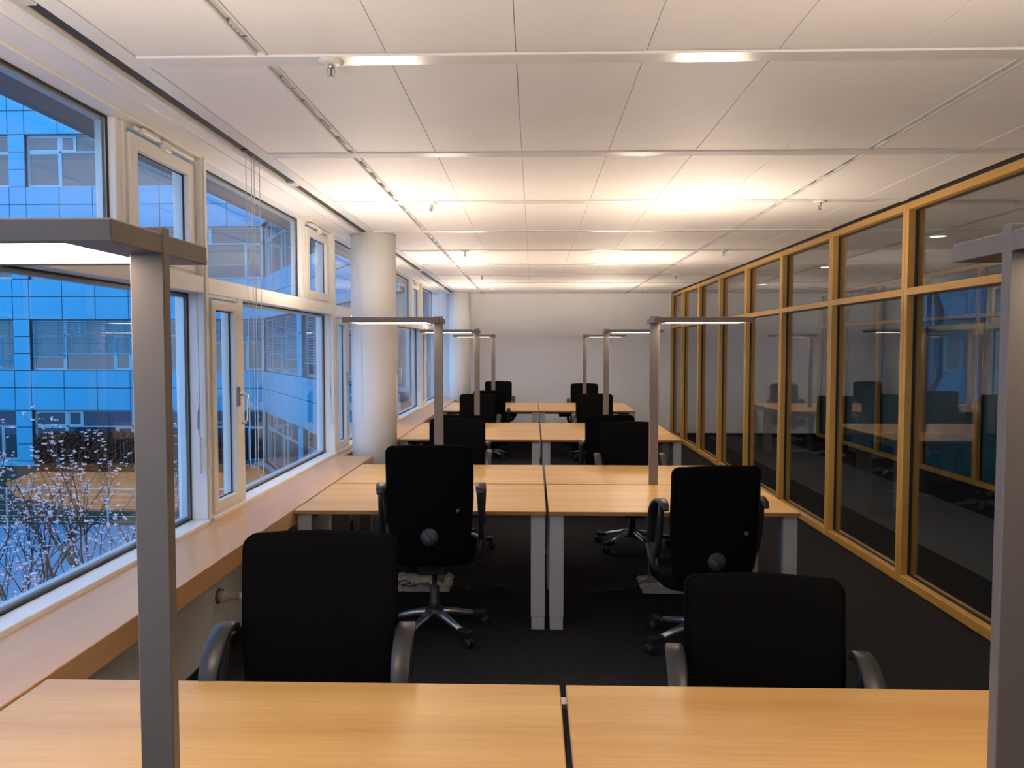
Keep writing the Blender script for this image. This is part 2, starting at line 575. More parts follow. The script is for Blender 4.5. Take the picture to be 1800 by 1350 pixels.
def make_window(n, Y0, L=2.70):
    wroot = empty('window_%d' % n, (XW, Y0, 0), kind='structure', category='window',
                  label={0: 'rearmost window bay out of the picture', 1: 'window bay behind the camera on the left', 2: 'nearest window bay behind the left foreground lamp',
                         3: 'second window bay, left of the first white column', 4: 'window bay just behind the first white column',
                         5: 'third window bay beyond the first column', 6: 'last window bay before the far column'}[n])
    wroot.location = (0, 0, 0)
    P = lambda m, nm, mat, par=wroot: m.build(nm, mat, par)
    y0, y1 = Y0, Y0 + L
    # post with a front strip
    P(MB().rbox(-1.93, XW, y0, y0 + 0.058, ZL - 0.02, H - 0.001, 0.003, 1), 'post', 'frame_white')
    P(MB().rbox(XW, XW + 0.008, y0 + 0.010, y0 + 0.040, ZL - 0.012, H - 0.002, 0.002, 1), 'post_cover', 'frame_cream')
    P(MB().rbox(-1.93, XW, y0 + 0.058, y1, ZT0, ZT1, 0.003, 1), 'transom', 'frame_white')
    P(MB().box(-1.93, XW, y0 + 0.058, y1, ZH, H - 0.001), 'head', 'frame_white')
    P(MB().rbox(-1.93, XW + 0.012, y0 + 0.058, y1, ZL - 0.06, ZL, 0.003, 1), 'ledge', 'frame_white')
    xg = -1.868
    # upper light and lower light, fixed
    ya, yb = y0 + 0.058, min(y0 + 1.945, y1 - 0.02)
    yc = y0 + 0.555
    for (p0, p1, q0, q1) in ((ya, yb, ZT1, ZH), (yc, y1, ZL, ZT0)):
        P(MB().frame('x', xg + 0.0045, xg + 0.011, p0, p1, q0, q1, 0.008), 'gasket', 'gasket')
        P(MB().frame('x', xg - 0.034, xg - 0.0045, p0, p1, q0, q1, 0.024), 'outer_frame', 'outer_alu')
        pane('glass_pane', xg, p0 + 0.002, p1 - 0.002, q0 + 0.002, q1 - 0.002, wroot)
    # upper mullion + vent
    if L > 2.6:
        P(MB().rbox(-1.90, -1.825, yb, yb + 0.055, ZT1, ZH, 0.003, 1), 'mullion', 'frame_white')
        v0, v1 = yb + 0.055, y1
        P(MB().frame('x', -1.875, -1.815, v0, v1, ZT1, ZH, 0.022), 'vent_frame', 'frame_cream')
        le = MB().frame('x', -1.852, -1.80, v0 + 0.026, v1 - 0.026, ZT1 + 0.022, ZH - 0.045, 0.062).build('vent_leaf', 'frame_cream', wroot)
        MB().frame('x', -1.8355, -1.829, v0 + 0.085, v1 - 0.085, ZT1 + 0.08, ZH - 0.103, 0.010).build('gasket', 'gasket', le)
        pane('glass_pane', -1.84, v0 + 0.08, v1 - 0.08, ZT1 + 0.075, ZH - 0.098, le)
        hw = MB()
        hw.rbox(-1.80, -1.782, v0 + 0.05, v1 - 0.06, ZH - 0.030, ZH - 0.012, 0.003, 1)
        hw.rbox(-1.80, -1.765, v0 + 0.09, v0 + 0.24, ZH - 0.036, ZH - 0.010, 0.006, 1)
        hw.rbox(-1.80, -1.772, v0 + 0.30, v0 + 0.37, ZH - 0.058, ZH - 0.012, 0.005, 1)
        hw.build('vent_opener', 'white_plastic', le)
        # crank rod that works the opener, on the post face
        rd = MB().tube([(-1.795, y1 - 0.035, ZT1 - 0.06), (-1.795, y1 - 0.03, 1.45), (-1.795, y1 - 0.03, 1.02)], 0.005, 6)
        rd.rbox(-1.803, -1.787, y1 - 0.04, y1 - 0.022, 1.00, 1.20, 0.003, 1)
        ro = rd.build('crank_rod', 'white_plastic', wroot)
        MB().tube([(-1.795, y1 - 0.045, 1.44), (-1.795, y1 - 0.047, 1.24)], 0.004, 6).build('crank_grip', 'steel', ro)
    # casement beside the post
    c0, c1 = y0 + 0.058, y0 + 0.475
    P(MB().frame('x', -1.845, XW - 0.005, c0, c1, ZL, ZT0, 0.018), 'casement_frame', 'frame_cream')
    cl = MB().frame('x', -1.822, XW + 0.008, c0 + 0.020, c1 - 0.016, ZL + 0.022, ZT0 - 0.030, 0.052).build('casement', 'frame_cream', wroot)
    MB().frame('x', -1.8005, -1.794, c0 + 0.070, c1 - 0.066, ZL + 0.072, ZT0 - 0.08, 0.008).build('gasket', 'gasket', cl)
    pane('glass_pane', -1.805, c0 + 0.068, c1 - 0.064, ZL + 0.07, ZT0 - 0.078, cl)
    yh = c1 - 0.042
    h = MB().rbox(XW + 0.008, XW + 0.020, yh - 0.014, yh + 0.014, 1.33, 1.45, 0.004, 1)
    h.tube([(XW + 0.012, yh, 1.40), (XW + 0.050, yh, 1.405), (XW + 0.066, yh, 1.39), (XW + 0.068, yh, 1.30), (XW + 0.066, yh, 1.245), (XW + 0.050, yh, 1.232), (XW + 0.03, yh, 1.230)], 0.0095, 8)
    h.build('handle', 'steel', cl)
    P(MB().rbox(-1.875, XW, c1, yc, ZL, ZT0, 0.003, 1), 'mullion', 'frame_cream')
    return wroot


YW = [4.115 + 2.70 * k for k in range(-3, 4)]
for i, yy in enumerate(YW):
    make_window(i, yy, 2.70 if yy + 2.7 < YB else YB - yy - 0.003)

# ---------------- glass partition on the right
def partition(name, X, face, ys, y_end, label, glassmat, backing=None, closed_door=False):
    """row of glazed wooden frames; face=-1 looks to -x"""
    root = empty(name, (0, 0, 0), label=label, category='glass partition', kind='structure')
    D = 0.115
    x0, x1 = (X, X + D)
    xg = X + 0.058
    zb, zt0, zt1, zh = 0.012, 2.043, 2.093, 2.687
    st = MB().rbox(x0, x1, 0, 0.040, zb, zh, 0.0025, 1).mesh('stile', 'oak_frame')
    n = len(ys)
    for i in range(n):
        a = ys[i]
        b = ys[i + 1] if i + 1 < n else y_end
        link('stile', st, root, (0, a + 0.003, 0))
        link('stile', st, root, (0, b - 0.043, 0))
        p, q = a + 0.043, b - 0.043
        MB().rbox(x0, x1, p, q, zb, zb + 0.062, 0.0025, 1).build('bottom_rail', 'oak_rail', root)
        MB().rbox(x0, x1, p, q, zh - 0.052, zh, 0.0025, 1).build('top_rail', 'oak_rail', root)
        MB().rbox(x0, x1, p, q, zt0, zt1, 0.0025, 1).build('transom', 'oak_rail', root)
        for q0, q1 in ((zb + 0.062, zt0), (zt1, zh - 0.052)):
            MB().frame('x', xg - 0.010, xg + 0.010, p, q, q0, q1, 0.010).build('gasket', 'gasket', root)
            MB().box(xg - 0.004, xg + 0.004, p + 0.0102, q - 0.0102, q0 + 0.0102, q1 - 0.0102).build('glass_pane', glassmat, root)
            if backing:
                MB().box(xg + 0.012, xg + 0.016, p + 0.002, q - 0.002, q0 + 0.002, q1 - 0.002).build('dusk_light_panel', backing, root)  # opaque backing, stands in for dusk light in the room behind
    MB().box(x0 + 0.01, x1 - 0.01, ys[0], y_end, 0, zb).build('floor_joint', 'gasket', root)
    MB().box(x0 + 0.015, x1 - 0.015, ys[0], y_end, zh, H + 0.012).build('top_joint', 'gasket', root)
    return root


YP = [5.50 + 1.35 * k for k in range(-7, 7)]
partition('wall_right', XP, -1, YP, YB - 0.003, 'glazed partition with yellow oak frames along the right side of the office', 'partition_glass')
YQ = [9.45 + 1.35 * k for k in range(-9, 4)]
partition('wall_corridor', XF, -1, YQ, YB - 0.003, 'second oak framed partition across the corridor, seen through the glass', 'partition_glass', 'painted_dusk_blue')

# ---------------- columns
for (x, y, r, lab) in ((-1.452, 7.005, 0.203, 'thick round white column standing in the window sill beside second desk row'),
                       (-1.36, 14.30, 0.198, 'round white column in the far left corner by the back wall')):
    c = empty('column', (x, y, 0), label=lab, category='column', group='round white columns')
    MB().cyl((0, 0, 0), r, H - 0.004, 48).build('shaft', 'column_white', c)
    MB().cyl((0, 0, H - 0.010), r + 0.006, 0.008, 48).build('collar', 'slot_metal', c)

# ================================================================== DESKS
XL0, XL1, XR0, XR1 = -1.408, 0.077, 0.094, 1.556


def desk_meshes(wd, dp):
    M = {}
    M['top'] = MB().rbox(0, wd, 0, dp, ZD - 0.025, ZD, 0.0025, 1).mesh('tabletop', 'beech_desk')
    M['edge'] = MB().frame_edge(wd, dp).mesh('shaded_edge_band', 'beech_shaded_edge')
    M['leg'] = MB().rbox(0, 0.085, 0, 0.05, 0.078, ZD - 0.027, 0.004, 2).mesh('leg', 'leg_grey')
    M['foot'] = MB().rbox(0.003, 0.082, 0.003, 0.047, 0.0, 0.078, 0.004, 1).mesh('foot', 'leg_grey')
    M['rail'] = MB().box(0.07, wd - 0.07, 0, 0.04, ZD - 0.065, ZD - 0.027).mesh('cross_rail', 'plastic_black')
    M['side'] = MB().box(0, 0.05, 0.05, dp - 0.11, ZD - 0.085, ZD - 0.027).mesh('side_rail', 'leg_grey')
    tr = MB()
    tr.box(0, wd * 0.55, 0, 0.15, ZD - 0.14, ZD - 0.136)
    tr.box(0, wd * 0.55, 0, 0.004, ZD - 0.14, ZD - 0.08)
    tr.box(0, wd * 0.55, 0.146, 0.15, ZD - 0.14, ZD - 0.027)
    M['tray'] = tr.mesh('cable_tray', 'plastic_black')
    return M


def _edge(self, wd, dp):
    e = 0.0008
    z0, z1 = ZD - 0.0225, ZD - 0.003
    self.box(0.002, wd - 0.002, -e, 0.0, z0, z1)
    self.box(0.002, wd - 0.002, dp, dp + e, z0, z1)
    self.box(-e, 0, 0.002, dp - 0.002, z0, z1)
    self.box(wd, wd + e, 0.002, dp - 0.002, z0, z1)
    return self


MB.frame_edge = _edge
dcache = {}


def desk(x0, x1, y0, y1, label, tray_back):
    wd, dp = round(x1 - x0, 3), round(y1 - y0, 3)
    if (wd, dp) not in dcache:
        dcache[(wd, dp)] = desk_meshes(wd, dp)
    M = dcache[(wd, dp)]
    d = empty('office_desk', (x0, y0, 0), label=label, category='desk', group='beech office desks in four rows')
    link('tabletop', M['top'], d)
    link('shaded_edge_band', M['edge'], d)
    for lx in (0.004, wd - 0.089):
        for ly in (0.035, dp - 0.085):
            lg = link('leg', M['leg'], d, (lx, ly, 0))
            link('foot', M['foot'], lg)
    for ly in (0.20, dp - 0.24):
        link('cross_rail', M['rail'], d, (0, ly, 0))
    for lx in (0.02, wd - 0.07):
        link('side_rail', M['side'], d, (lx, 0.035, 0))
    link('cable_tray', M['tray'], d, (wd * 0.22, dp - 0.30 if tray_back else 0.15, 0))
    return d


ROWS = [(None, (1.412, 2.155)), ((4.48, 5.368), (5.398, 6.27)), ((8.02, 8.90), (8.93, 9.80)), ((11.70, 12.53), (12.56, 13.40))]
RN = ['foreground', 'second', 'third', 'farthest']
for r, (near, far) in enumerate(ROWS):
    for half, nm in ((near, 'near'), (far, 'far')):
        if half is None:
            continue
        for side, (x0, x1) in (('left', (XL0, XL1)), ('right', (XR0, XR1))):
            if r == 0:
                lab = 'beech desk in the foreground, %s of the dark gap' % side
            else:
                lab = 'beech desk on the %s side of the %s row, %s of the middle gap' % (nm, RN[r], side)
            dk = desk(x0, x1, half[0], half[1], lab, nm == 'near')
# link bracket that joins the two foreground tops, in the gap
jb = MB().rbox(XL1 + 0.001, XR0 - 0.001, 2.05, 2.09, ZD - 0.020, ZD - 0.006, 0.001, 1)
jb.build('desk_connector', 'steel', label='small metal connector in the gap between the foreground desks', category='bracket')

# ================================================================== FLOOR LAMPS
ZLH = 1.886


def lamp_meshes():
    M = {}
    M['post'] = MB().rbox(-0.031, 0.031, -0.013, 0.013, 0.012, ZLH + 0.012, 0.002, 1).mesh('post', 'lamp_grey')
    # head runs to -x from the post (left lamps); right lamps are turned half round
    hd = MB().rbox(-0.635, 0.029, -0.180, 0.180, ZLH - 0.032, ZLH, 0.003, 1)
    hd.rbox(-0.635, -0.602, -0.180, 0.180, ZLH - 0.037, ZLH - 0.028, 0.001, 1)
    hd.rbox(-0.063, 0.029, -0.180, 0.180, ZLH - 0.037, ZLH - 0.028, 0.001, 1)
    hd.rbox(-0.603, -0.062, -0.180, -0.152, ZLH - 0.037, ZLH - 0.028, 0.001, 1)
    hd.rbox(-0.603, -0.062, 0.152, 0.180, ZLH - 0.037, ZLH - 0.028, 0.001, 1)
    M['head'] = hd.mesh('head', 'lamp_grey')
    M['down'] = MB().box(-0.600, -0.065, -0.150, 0.150, ZLH - 0.0332, ZLH - 0.0322).mesh('diffuser', 'lamp_down')
    M['up'] = MB().add([(-0.570, -0.12, ZLH + 0.0004), (-0.150, -0.12, ZLH + 0.0004), (-0.150, 0.12, ZLH + 0.0004), (-0.570, 0.12, ZLH + 0.0004)], [(0, 1, 2, 3)]).mesh('uplight_panel', 'lamp_up')
    M['sensor'] = MB().rbox(-0.585, -0.575, -0.17, -0.14, ZLH, ZLH + 0.014, 0.003, 1).mesh('sensor', 'white_plastic')
    M['base'] = MB().rbox(-0.33, 0.06, -0.15, 0.15, 0.0, 0.012, 0.004, 1).mesh('base_plate', 'lamp_grey')
    M['sleeve'] = MB().rbox(-0.040, 0.040, -0.022, 0.022, 0.012, 0.075, 0.003, 1).mesh('post_sleeve', 'lamp_grey')
    rnd = random.Random(3)
    wv = []
    nx, ny = 26, 20
    for i in range(nx + 1):
        for j in range(ny + 1):
            x = -0.36 + 0.45 * i / nx
            y = -0.18 + 0.36 * j / ny
            edge = min(i, nx - i, j, ny - j)
            z = 0.004 if edge == 0 else (0.028 + rnd.uniform(-0.008, 0.012))
            wv.append((x + rnd.uniform(-.005, .005), y + rnd.uniform(-.005, .005), z))
    wf = [(i * (ny + 1) + j, (i + 1) * (ny + 1) + j, (i + 1) * (ny + 1) + j + 1, i * (ny + 1) + j + 1) for i in range(nx) for j in range(ny)]
    M['wrap'] = MB().add(wv, wf, False).mesh('plastic_wrap', 'plastic_wrap')
    return M


LM = lamp_meshes()


def lamp(x, y, side, label, wrap=False):
    t = empty('floor_lamp', (x, y, 0), 0.0 if side == 'left' else pi, label=label, category='floor lamp', group='grey floor lamps in two lines')
    link('base_plate', LM['base'], t)
    link('post', LM['post'], t)
    link('post_sleeve', LM['sleeve'], t)
    h = link('head', LM['head'], t)
    link('diffuser', LM['down'], h, label='glowing white light panel')
    link('uplight_panel', LM['up'], h, label='upward light opening')
    link('sensor', LM['sensor'], h)
    if wrap:
        link('plastic_wrap', LM['wrap'], t, label='crinkled plastic film left over the base')
    return t


lamp(-0.698, 1.394, 'left', 'large grey lamp post and glowing head at the left foreground')
lamp(0.866, 1.394, 'right', 'large grey lamp post cut by the right picture edge')
lamp(-0.70, -2.10, 'left', 'grey lamp added behind the camera as fill light, window side')  # unseen pair, added to throw warm light on the foreground posts
lamp(0.86, -2.10, 'right', 'grey lamp added behind the camera as fill light, partition side')
for r, (yy, xl, xr) in enumerate(((5.383, -0.662, 0.842), (8.915, -0.650, 0.842), (12.545, -0.648, 0.838))):
    nm = ['second', 'third', 'farthest'][r]
    lamp(xl, yy, 'left', 'grey lamp in the seam of the %s desk row, head towards the windows' % nm, wrap=(r == 0))
    lamp(xr, yy, 'right', 'grey lamp in the seam of the %s desk row, head towards the glass partition' % nm, wrap=(r == 0))

# ================================================================== OFFICE CHAIRS
def chair_meshes():
    M = {}
    # --- backrest: lofted rings, padded, slightly curved and reclined
    W2, Z0, Z1, TH = 0.2430, 0.42, 1.10, 0.062
    NV, NR = 26, 28

    def halfw(t):
        z = t * (Z1 - Z0)
        base = W2 * (0.865 + 0.135 * min(1.0, t / 0.55) ** 0.8)
        rt, rb = 0.034, 0.11
        dt, db = (Z1 - Z0) - z, z
        if dt < rt:
            base -= rt - math.sqrt(max(0, rt * rt - (rt - dt) ** 2))
        if db < rb:
            base -= (rb - math.sqrt(max(0, rb * rb - (rb - db) ** 2)))
        return base

    def yoff(t, xn):
        rec = -0.205 - 0.050 * t + 0.035 * (4 * (t - 0.35) ** 2 if t < 0.35 else 0)
        return rec + 0.020 * xn * xn
    ts = [0.5 - 0.5 * cos(pi * i / NV) for i in range(NV + 1)]
    vs = []
    for t in ts:
        hw = max(0.02, halfw(t))
        e = min(t, 1 - t) * (Z1 - Z0)
        th = TH * min(1.0, 0.25 + 0.75 * math.sqrt(min(1.0, e / 0.045)))
        bow = 0.0
        for k in range(NR):
            a = 2 * pi * k / NR
            ca, sa = cos(a), sin(a)
            px = hw * (abs(ca) ** 0.35) * (1 if ca >= 0 else -1)
            py = th / 2 * (abs(sa) ** 0.6) * (1 if sa >= 0 else -1)
            xn = px / W2
            zz = Z0 + t * (Z1 - Z0)
            if t > 0.9:
                zz -= 0.012 * xn * xn * (t - 0.9) / 0.1
            vs.append((px, yoff(t, xn) + py, zz))
    fs = []
    for i in range(NV):
        for k in range(NR):
            fs.append((i * NR + k, i * NR + (k + 1) % NR, (i + 1) * NR + (k + 1) % NR, (i + 1) * NR + k))
    fs.append(tuple(reversed(range(NR))))
    fs.append(tuple(NV * NR + k for k in range(NR)))
    M['back'] = MB().add(vs, fs, True).mesh('backrest', 'fabric_black')
    # piping along both faces
    pm = MB()
    for sgn in (1, -1):
        loop = []
        for t in ts[1:]:
            loop.append((halfw(t) - 0.004, t))
        pts = [(hw, t) for hw, t in loop] + [(-hw, t) for hw, t in reversed(loop)]
        P3 = []
        for hx, t in pts:
            xn = hx / W2
            e = min(t, 1 - t) * (Z1 - Z0)
            th = TH * min(1.0, 0.25 + 0.75 * math.sqrt(min(1.0, e / 0.045)))
            zz = Z0 + t * (Z1 - Z0) - (0.012 * xn * xn * (t - 0.9) / 0.1 if t > 0.9 else 0)
            P3.append((hx, yoff(t, xn) + sgn * th * 0.36, zz))
        pm.tube(P3, 0.0022, 5, closed=True)
    M['piping'] = pm.mesh('piping', 'fabric_black')
    yb = yoff(0.26, 0) - TH / 2
    d = MB().lathe([(0.050, 0.004), (0.050, -0.003), (0.046, -0.006), (0.0, -0.007)], 28, (0, yb, 0.585), 'y')
    M['dial'] = d.mesh('lumbar_dial', 'dial_grey')
    sw = MB().ribbon([(-0.030, yb - 0.009, 0.625), (-0.006, yb - 0.010, 0.597), (0.012, yb - 0.010, 0.573), (0.040, yb - 0.009, 0.557)], 0.008, 0.005, (0, 1, 0))
    M['grip'] = sw.mesh('dial_ridge', 'plastic_black')
    k = MB().lathe([(0.010, 0.02), (0.010, -0.006), (0.007, -0.010), (0.0, -0.010)], 14, (0.158, yb - 0.012, 0.735), 'y')
    M['bolt'] = k.mesh('back_bolt', 'bolt_grey')
    # --- seat cushion
    sv = []
    NS = 32
    prof = [(0.86, 0.405), (0.97, 0.415), (1.0, 0.44), (0.985, 0.475), (0.93, 0.492), (0.7, 0.500), (0.0, 0.503)]
    for sc, z in prof:
        for q in range(NS):
            a = 2 * pi * q / NS
            ca, sa = cos(a), sin(a)
            x = 0.245 * sc * abs(ca) ** 0.45 * (1 if ca >= 0 else -1)
            y = 0.025 + 0.235 * sc * abs(sa) ** 0.5 * (1 if sa >= 0 else -1)
            sv.append((x, y, z - (0.03 * max(0, (y - 0.14) / 0.12) if z > 0.45 else 0)))
    sf = [(i * NS + q, i * NS + (q + 1) % NS, (i + 1) * NS + (q + 1) % NS, (i + 1) * NS + q) for i in range(len(prof) - 1) for q in range(NS)]
    sf.append(tuple(reversed(range(NS))))
    M['seat'] = MB().add(sv, sf, True).mesh('seat', 'fabric_black')
    # mechanism + spine carrying the back
    me = MB().rbox(-0.085, 0.085, -0.13, 0.15, 0.335, 0.404, 0.012, 2)
    me.ribbon([(0, -0.06, 0.36), (0, -0.13, 0.365), (0, -0.165, 0.40), (0, -0.172, 0.46), (0, -0.176, 0.52)], 0.075, 0.014)
    me.tube([(0.085, 0.05, 0.37), (0.20, 0.05, 0.372), (0.27, 0.05, 0.365)], 0.006, 6)
    me.rbox(0.25, 0.30, 0.035, 0.065, 0.356, 0.372, 0.004, 1)
    M['mech'] = me.mesh('seat_mechanism', 'plastic_black')
    # gas lift
    g = MB().lathe([(0.034, 0.09), (0.034, 0.20), (0.028, 0.205), (0.028, 0.28), (0.015, 0.285), (0.015, 0.40)], 20)
    M['lift'] = g.mesh('gas_lift', 'plastic_black')
    M['hub'] = MB().lathe([(0.03, 0.085), (0.055, 0.090), (0.058, 0.13), (0.045, 0.155), (0.034, 0.16)], 24).mesh('base_hub', 'plastic_black')
    # star leg along +x
    lg = MB()
    n = 10
    rings = []
    for i, (x, z, wy, hz) in enumerate(((0.040, 0.128, 0.026, 0.022), (0.10, 0.118, 0.025, 0.021), (0.18, 0.100, 0.022, 0.018), (0.248, 0.084, 0.020, 0.015))):
        for q in range(n):
            a = 2 * pi * q / n
            rings.append((x, wy * cos(a), z + hz * sin(a)))
    lf = [(i * n + q, i * n + (q + 1) % n, (i + 1) * n + (q + 1) % n, (i + 1) * n + q) for i in range(3) for q in range(n)]
    lf += [tuple(reversed(range(n))), tuple(3 * n + q for q in range(n))]
    lg.add(rings, lf, True)
    M['sleg'] = lg.mesh('base_leg', 'alu')
    M['send'] = MB().rbox(0.235, 0.325, -0.023, 0.023, 0.062, 0.097, 0.010, 2).mesh('leg_end', 'plastic_black')
    cs = MB()
    cs.cyl((0.305, 0, 0.045), 0.008, 0.03, 10)
    for sy in (-0.026, 0.008):
        cs.lathe([(0.010, 0.0), (0.024, 0.001), (0.027, 0.006), (0.027, 0.012), (0.024, 0.017), (0.010, 0.018)], 18, (0.318, sy, 0.027), 'y')
    cs.rbox(0.296, 0.338, -0.010, 0.010, 0.026, 0.056, 0.006, 1)
    M['caster'] = cs.mesh('caster', 'plastic_black')
    # armrest: arched pad falling to the front plus its support
    for s, nm in ((1, 'R'), (-1, 'L')):
        pts = [(s * 0.278, y, z) for y, z in ((-0.240, 0.785), (-0.215, 0.808), (-0.175, 0.822), (-0.130, 0.820), (-0.090, 0.803), (-0.050, 0.772), (-0.020, 0.735), (-0.002, 0.69), (0.010, 0.63), (0.010, 0.56))]
        M['arm' + nm] = MB().ribbon(pts, [0.030, 0.046, 0.056, 0.060, 0.061, 0.060, 0.056, 0.050, 0.044, 0.040], [0.014, 0.02, 0.022, 0.022, 0.022, 0.022, 0.022, 0.021, 0.02, 0.018]).mesh('armrest', 'arm_plastic')
        p2 = [(s * 0.282, y, z) for y, z in ((-0.170, 0.805), (-0.168, 0.74), (-0.155, 0.64), (-0.12, 0.54), (-0.08, 0.48))]
        a2 = MB().ribbon(p2, 0.030, 0.022)
        a2.ribbon([(s * 0.285, 0.008, 0.55), (s * 0.282, -0.02, 0.49), (s * 0.268, -0.05, 0.43), (s * 0.22, -0.05, 0.385), (s * 0.08, -0.05, 0.375)], 0.05, 0.022, (0, 1, 0) if False else (1, 0, 0))
        a2.ribbon([(s * 0.282, -0.08, 0.50), (s * 0.275, -0.075, 0.43), (s * 0.21, -0.07, 0.378), (s * 0.08, -0.07, 0.37)], 0.06, 0.016, (0, 1, 0))
        M['sup' + nm] = a2.mesh('arm_support', 'plastic_black')
    return M


CM = chair_meshes()


def chair(x, y, rot, dz, label, armdz=0.0, base_rot=0.0):
    """origin on the floor under the gas lift, sitter looks to +y when rot = 0"""
    c = empty('office_chair', (x, y, 0), rot, label=label, category='office chair', group='black office chairs')
    u = (0, 0, dz)
    bk = link('backrest', CM['back'], c, u)
    link('piping', CM['piping'], bk)
    dl = link('lumbar_dial', CM['dial'], bk)
    link('dial_ridge', CM['grip'], bk)
    link('back_bolt', CM['bolt'], bk)
    link('seat', CM['seat'], c, u)
    link('seat_mechanism', CM['mech'], c, u)
    link('gas_lift', CM['lift'], c)
    link('base_hub', CM['hub'], c)
    for i in range(5):
        a = base_rot + 2 * pi * i / 5
        l = link('base_leg', CM['sleg'], c, rot=(0, 0, a))
        link('leg_end', CM['send'], l)
        link('caster', CM['caster'], l)
    for s in 'LR':
        am = link('armrest', CM['arm' + s], c, (0, 0, dz + armdz))
        link('arm_support', CM['sup' + s], am)
    return c


BK = 0.245   # how far the back stands behind the lift
R = radians
chair(-0.662, 2.40 - BK, pi + R(1.5), 0.0, 'black office chair facing the camera behind the left foreground desk', 0.0, 0.3)
chair(0.700, 2.41 - BK, pi + R(-5), -0.130, 'low black office chair facing the camera behind the right foreground desk', 0.06, 0.7)
chair(-0.578, 4.21 + BK, R(1.5), 0.045, 'black office chair with grey round dial on its back, left at the second row', 0.04, R(25))
chair(0.935, 4.06 + BK, R(9), -0.04, 'black office chair turned aside, right at the second row, back to the camera', 0.08, R(195))
chair(-0.655, 6.66 - BK, pi, -0.03, 'black office chair on the far side of the second row, left', 0.0, 0.5)
chair(0.836, 6.70 - BK, pi + R(2), -0.06, 'black office chair on the far side of the second row, right', 0.0, R(40))
chair(-0.715, 7.60 + BK, R(-3), -0.085, 'black office chair on the near side of the third row, left', 0.0, 0.2)
chair(0.775, 7.60 + BK, R(-4), -0.08, 'black office chair on the near side of the third row, right', 0.0, R(20))
chair(-0.727, 10.15 - BK, pi, -0.03, 'black office chair on the far side of the third row, left', 0.0, 0.1)
chair(0.813, 10.10 - BK, pi + R(3), -0.02, 'black office chair on the far side of the third row, right', 0.0, 0.9)
chair(-0.648, 11.38 + BK, 0, -0.05, 'black office chair on the near side of the farthest row, left', 0.0, 0.4)
chair(0.86, 11.38 + BK, R(8), -0.12, 'black office chair on the near side of the farthest row, right', 0.0, 0.0)
chair(-0.624, 13.85 - BK, pi, -0.02, 'farthest black office chair by the back wall, left', 0.0, 0.6)
chair(0.894, 13.65 - BK, pi + R(-3), -0.05, 'farthest black office chair by the back wall, right', 0.0, 0.2)

# ================================================================== SMALL THINGS
# sprinklers
spm = {}
m = MB().lathe([(0.0, 0.0), (0.045, 0.0), (0.045, -0.004), (0.030, -0.010), (0.016, -0.012)], 24, (0, 0, H - 0.007))
spm['plate'] = m.mesh('rosette', 'white_plastic')
m = MB().lathe([(0.011, -0.010), (0.011, -0.022), (0.007, -0.026), (0.004, -0.028)], 14, (0, 0, H - 0.007))
for s in (-1, 1):
    m.tube([(s * 0.010, 0, H - 0.027), (s * 0.014, 0, H - 0.042), (s * 0.010, 0, H - 0.056), (0, 0, H - 0.062)], 0.0025, 6)
m.cyl((0, 0, H - 0.067), 0.014, 0.003, 14)
spm['body'] = m.mesh('nozzle', 'steel')
spm['bulb'] = MB().cyl((0, 0, H - 0.060), 0.0035, 0.028, 8).mesh('bulb', 'pipe_collar')
for side, x in (('left', -0.717), ('right', 1.985)):
    for i, k in enumerate((0, 2, 4, 6, 8)):
        if side == 'right' and k == 0:
            continue
        yy = 2.715 + 1.345 * k + SW / 2
        nm = ['nearest', 'second', 'third', 'fourth', 'farthest'][i]
        s = empty('sprinkler', (x, yy, 0), label='small white ceiling sprinkler, %s in the %s line' % (nm, side), category='sprinkler', group='ceiling sprinklers')
        link('rosette', spm['plate'], s)
        link('nozzle', spm['body'], s)
        link('bulb', spm['bulb'], s)

# heating pipe stub with valve on the parapet
pv = empty('radiator_valve', (-1.70, 4.06, 0.338), label='beige valve stub sticking out of the low wall under the sill', category='valve')
MB().lathe([(0.0, 0.0), (0.042, 0.0), (0.042, 0.006), (0.034, 0.010)], 24, (0, 0, 0), 'x').build('collar', 'pipe_collar', pv)
MB().lathe([(0.030, 0.006), (0.030, 0.040), (0.022, 0.046), (0.018, 0.052), (0.018, 0.115), (0.022, 0.118), (0.022, 0.130), (0.010, 0.134)], 20, (0, 0, 0), 'x').build('valve_body', 'pipe_beige', pv)
MB().tube([(0.028, 0, 0.028), (0.028, 0, 0.040)], 0.006, 8).build('valve_pin', 'pipe_collar', pv)

# blind cords


def loop(x, y0, y1, zt, zb, n=10):
    r = (y1 - y0) / 2
    yc = (y0 + y1) / 2
    return [(x, y0, zt)] + [(x, yc - r * cos(pi * i / n), zb - r * 1.6 * sin(pi * i / n)) for i in range(n + 1)] + [(x, y1, zt)]


def blind(y0, y1, label, cords):
    t = empty('window_blind', (-1.50, y0, H), label=label, category='blind', group='raised blinds in the ceiling slot')
    MB().rbox(-0.022, 0.022, 0.0, y1 - y0, 0.006, 0.032, 0.003, 1).build('headrail', 'slot_dark', t)
    MB().rbox(-0.026, 0.027, 0.75, 0.85, -0.006, 0.030, 0.003, 1).build('bracket', 'slot_metal', t)
    for (a, b, zb) in cords:
        MB().tube([(p[0] + 1.50, p[1] - y0, p[2] - H) for p in loop(-1.500, a, b, H + 0.01, zb)], 0.0022, 6).build('pull_cord', 'cord_white', t, label='white looped pull cord')
    return t


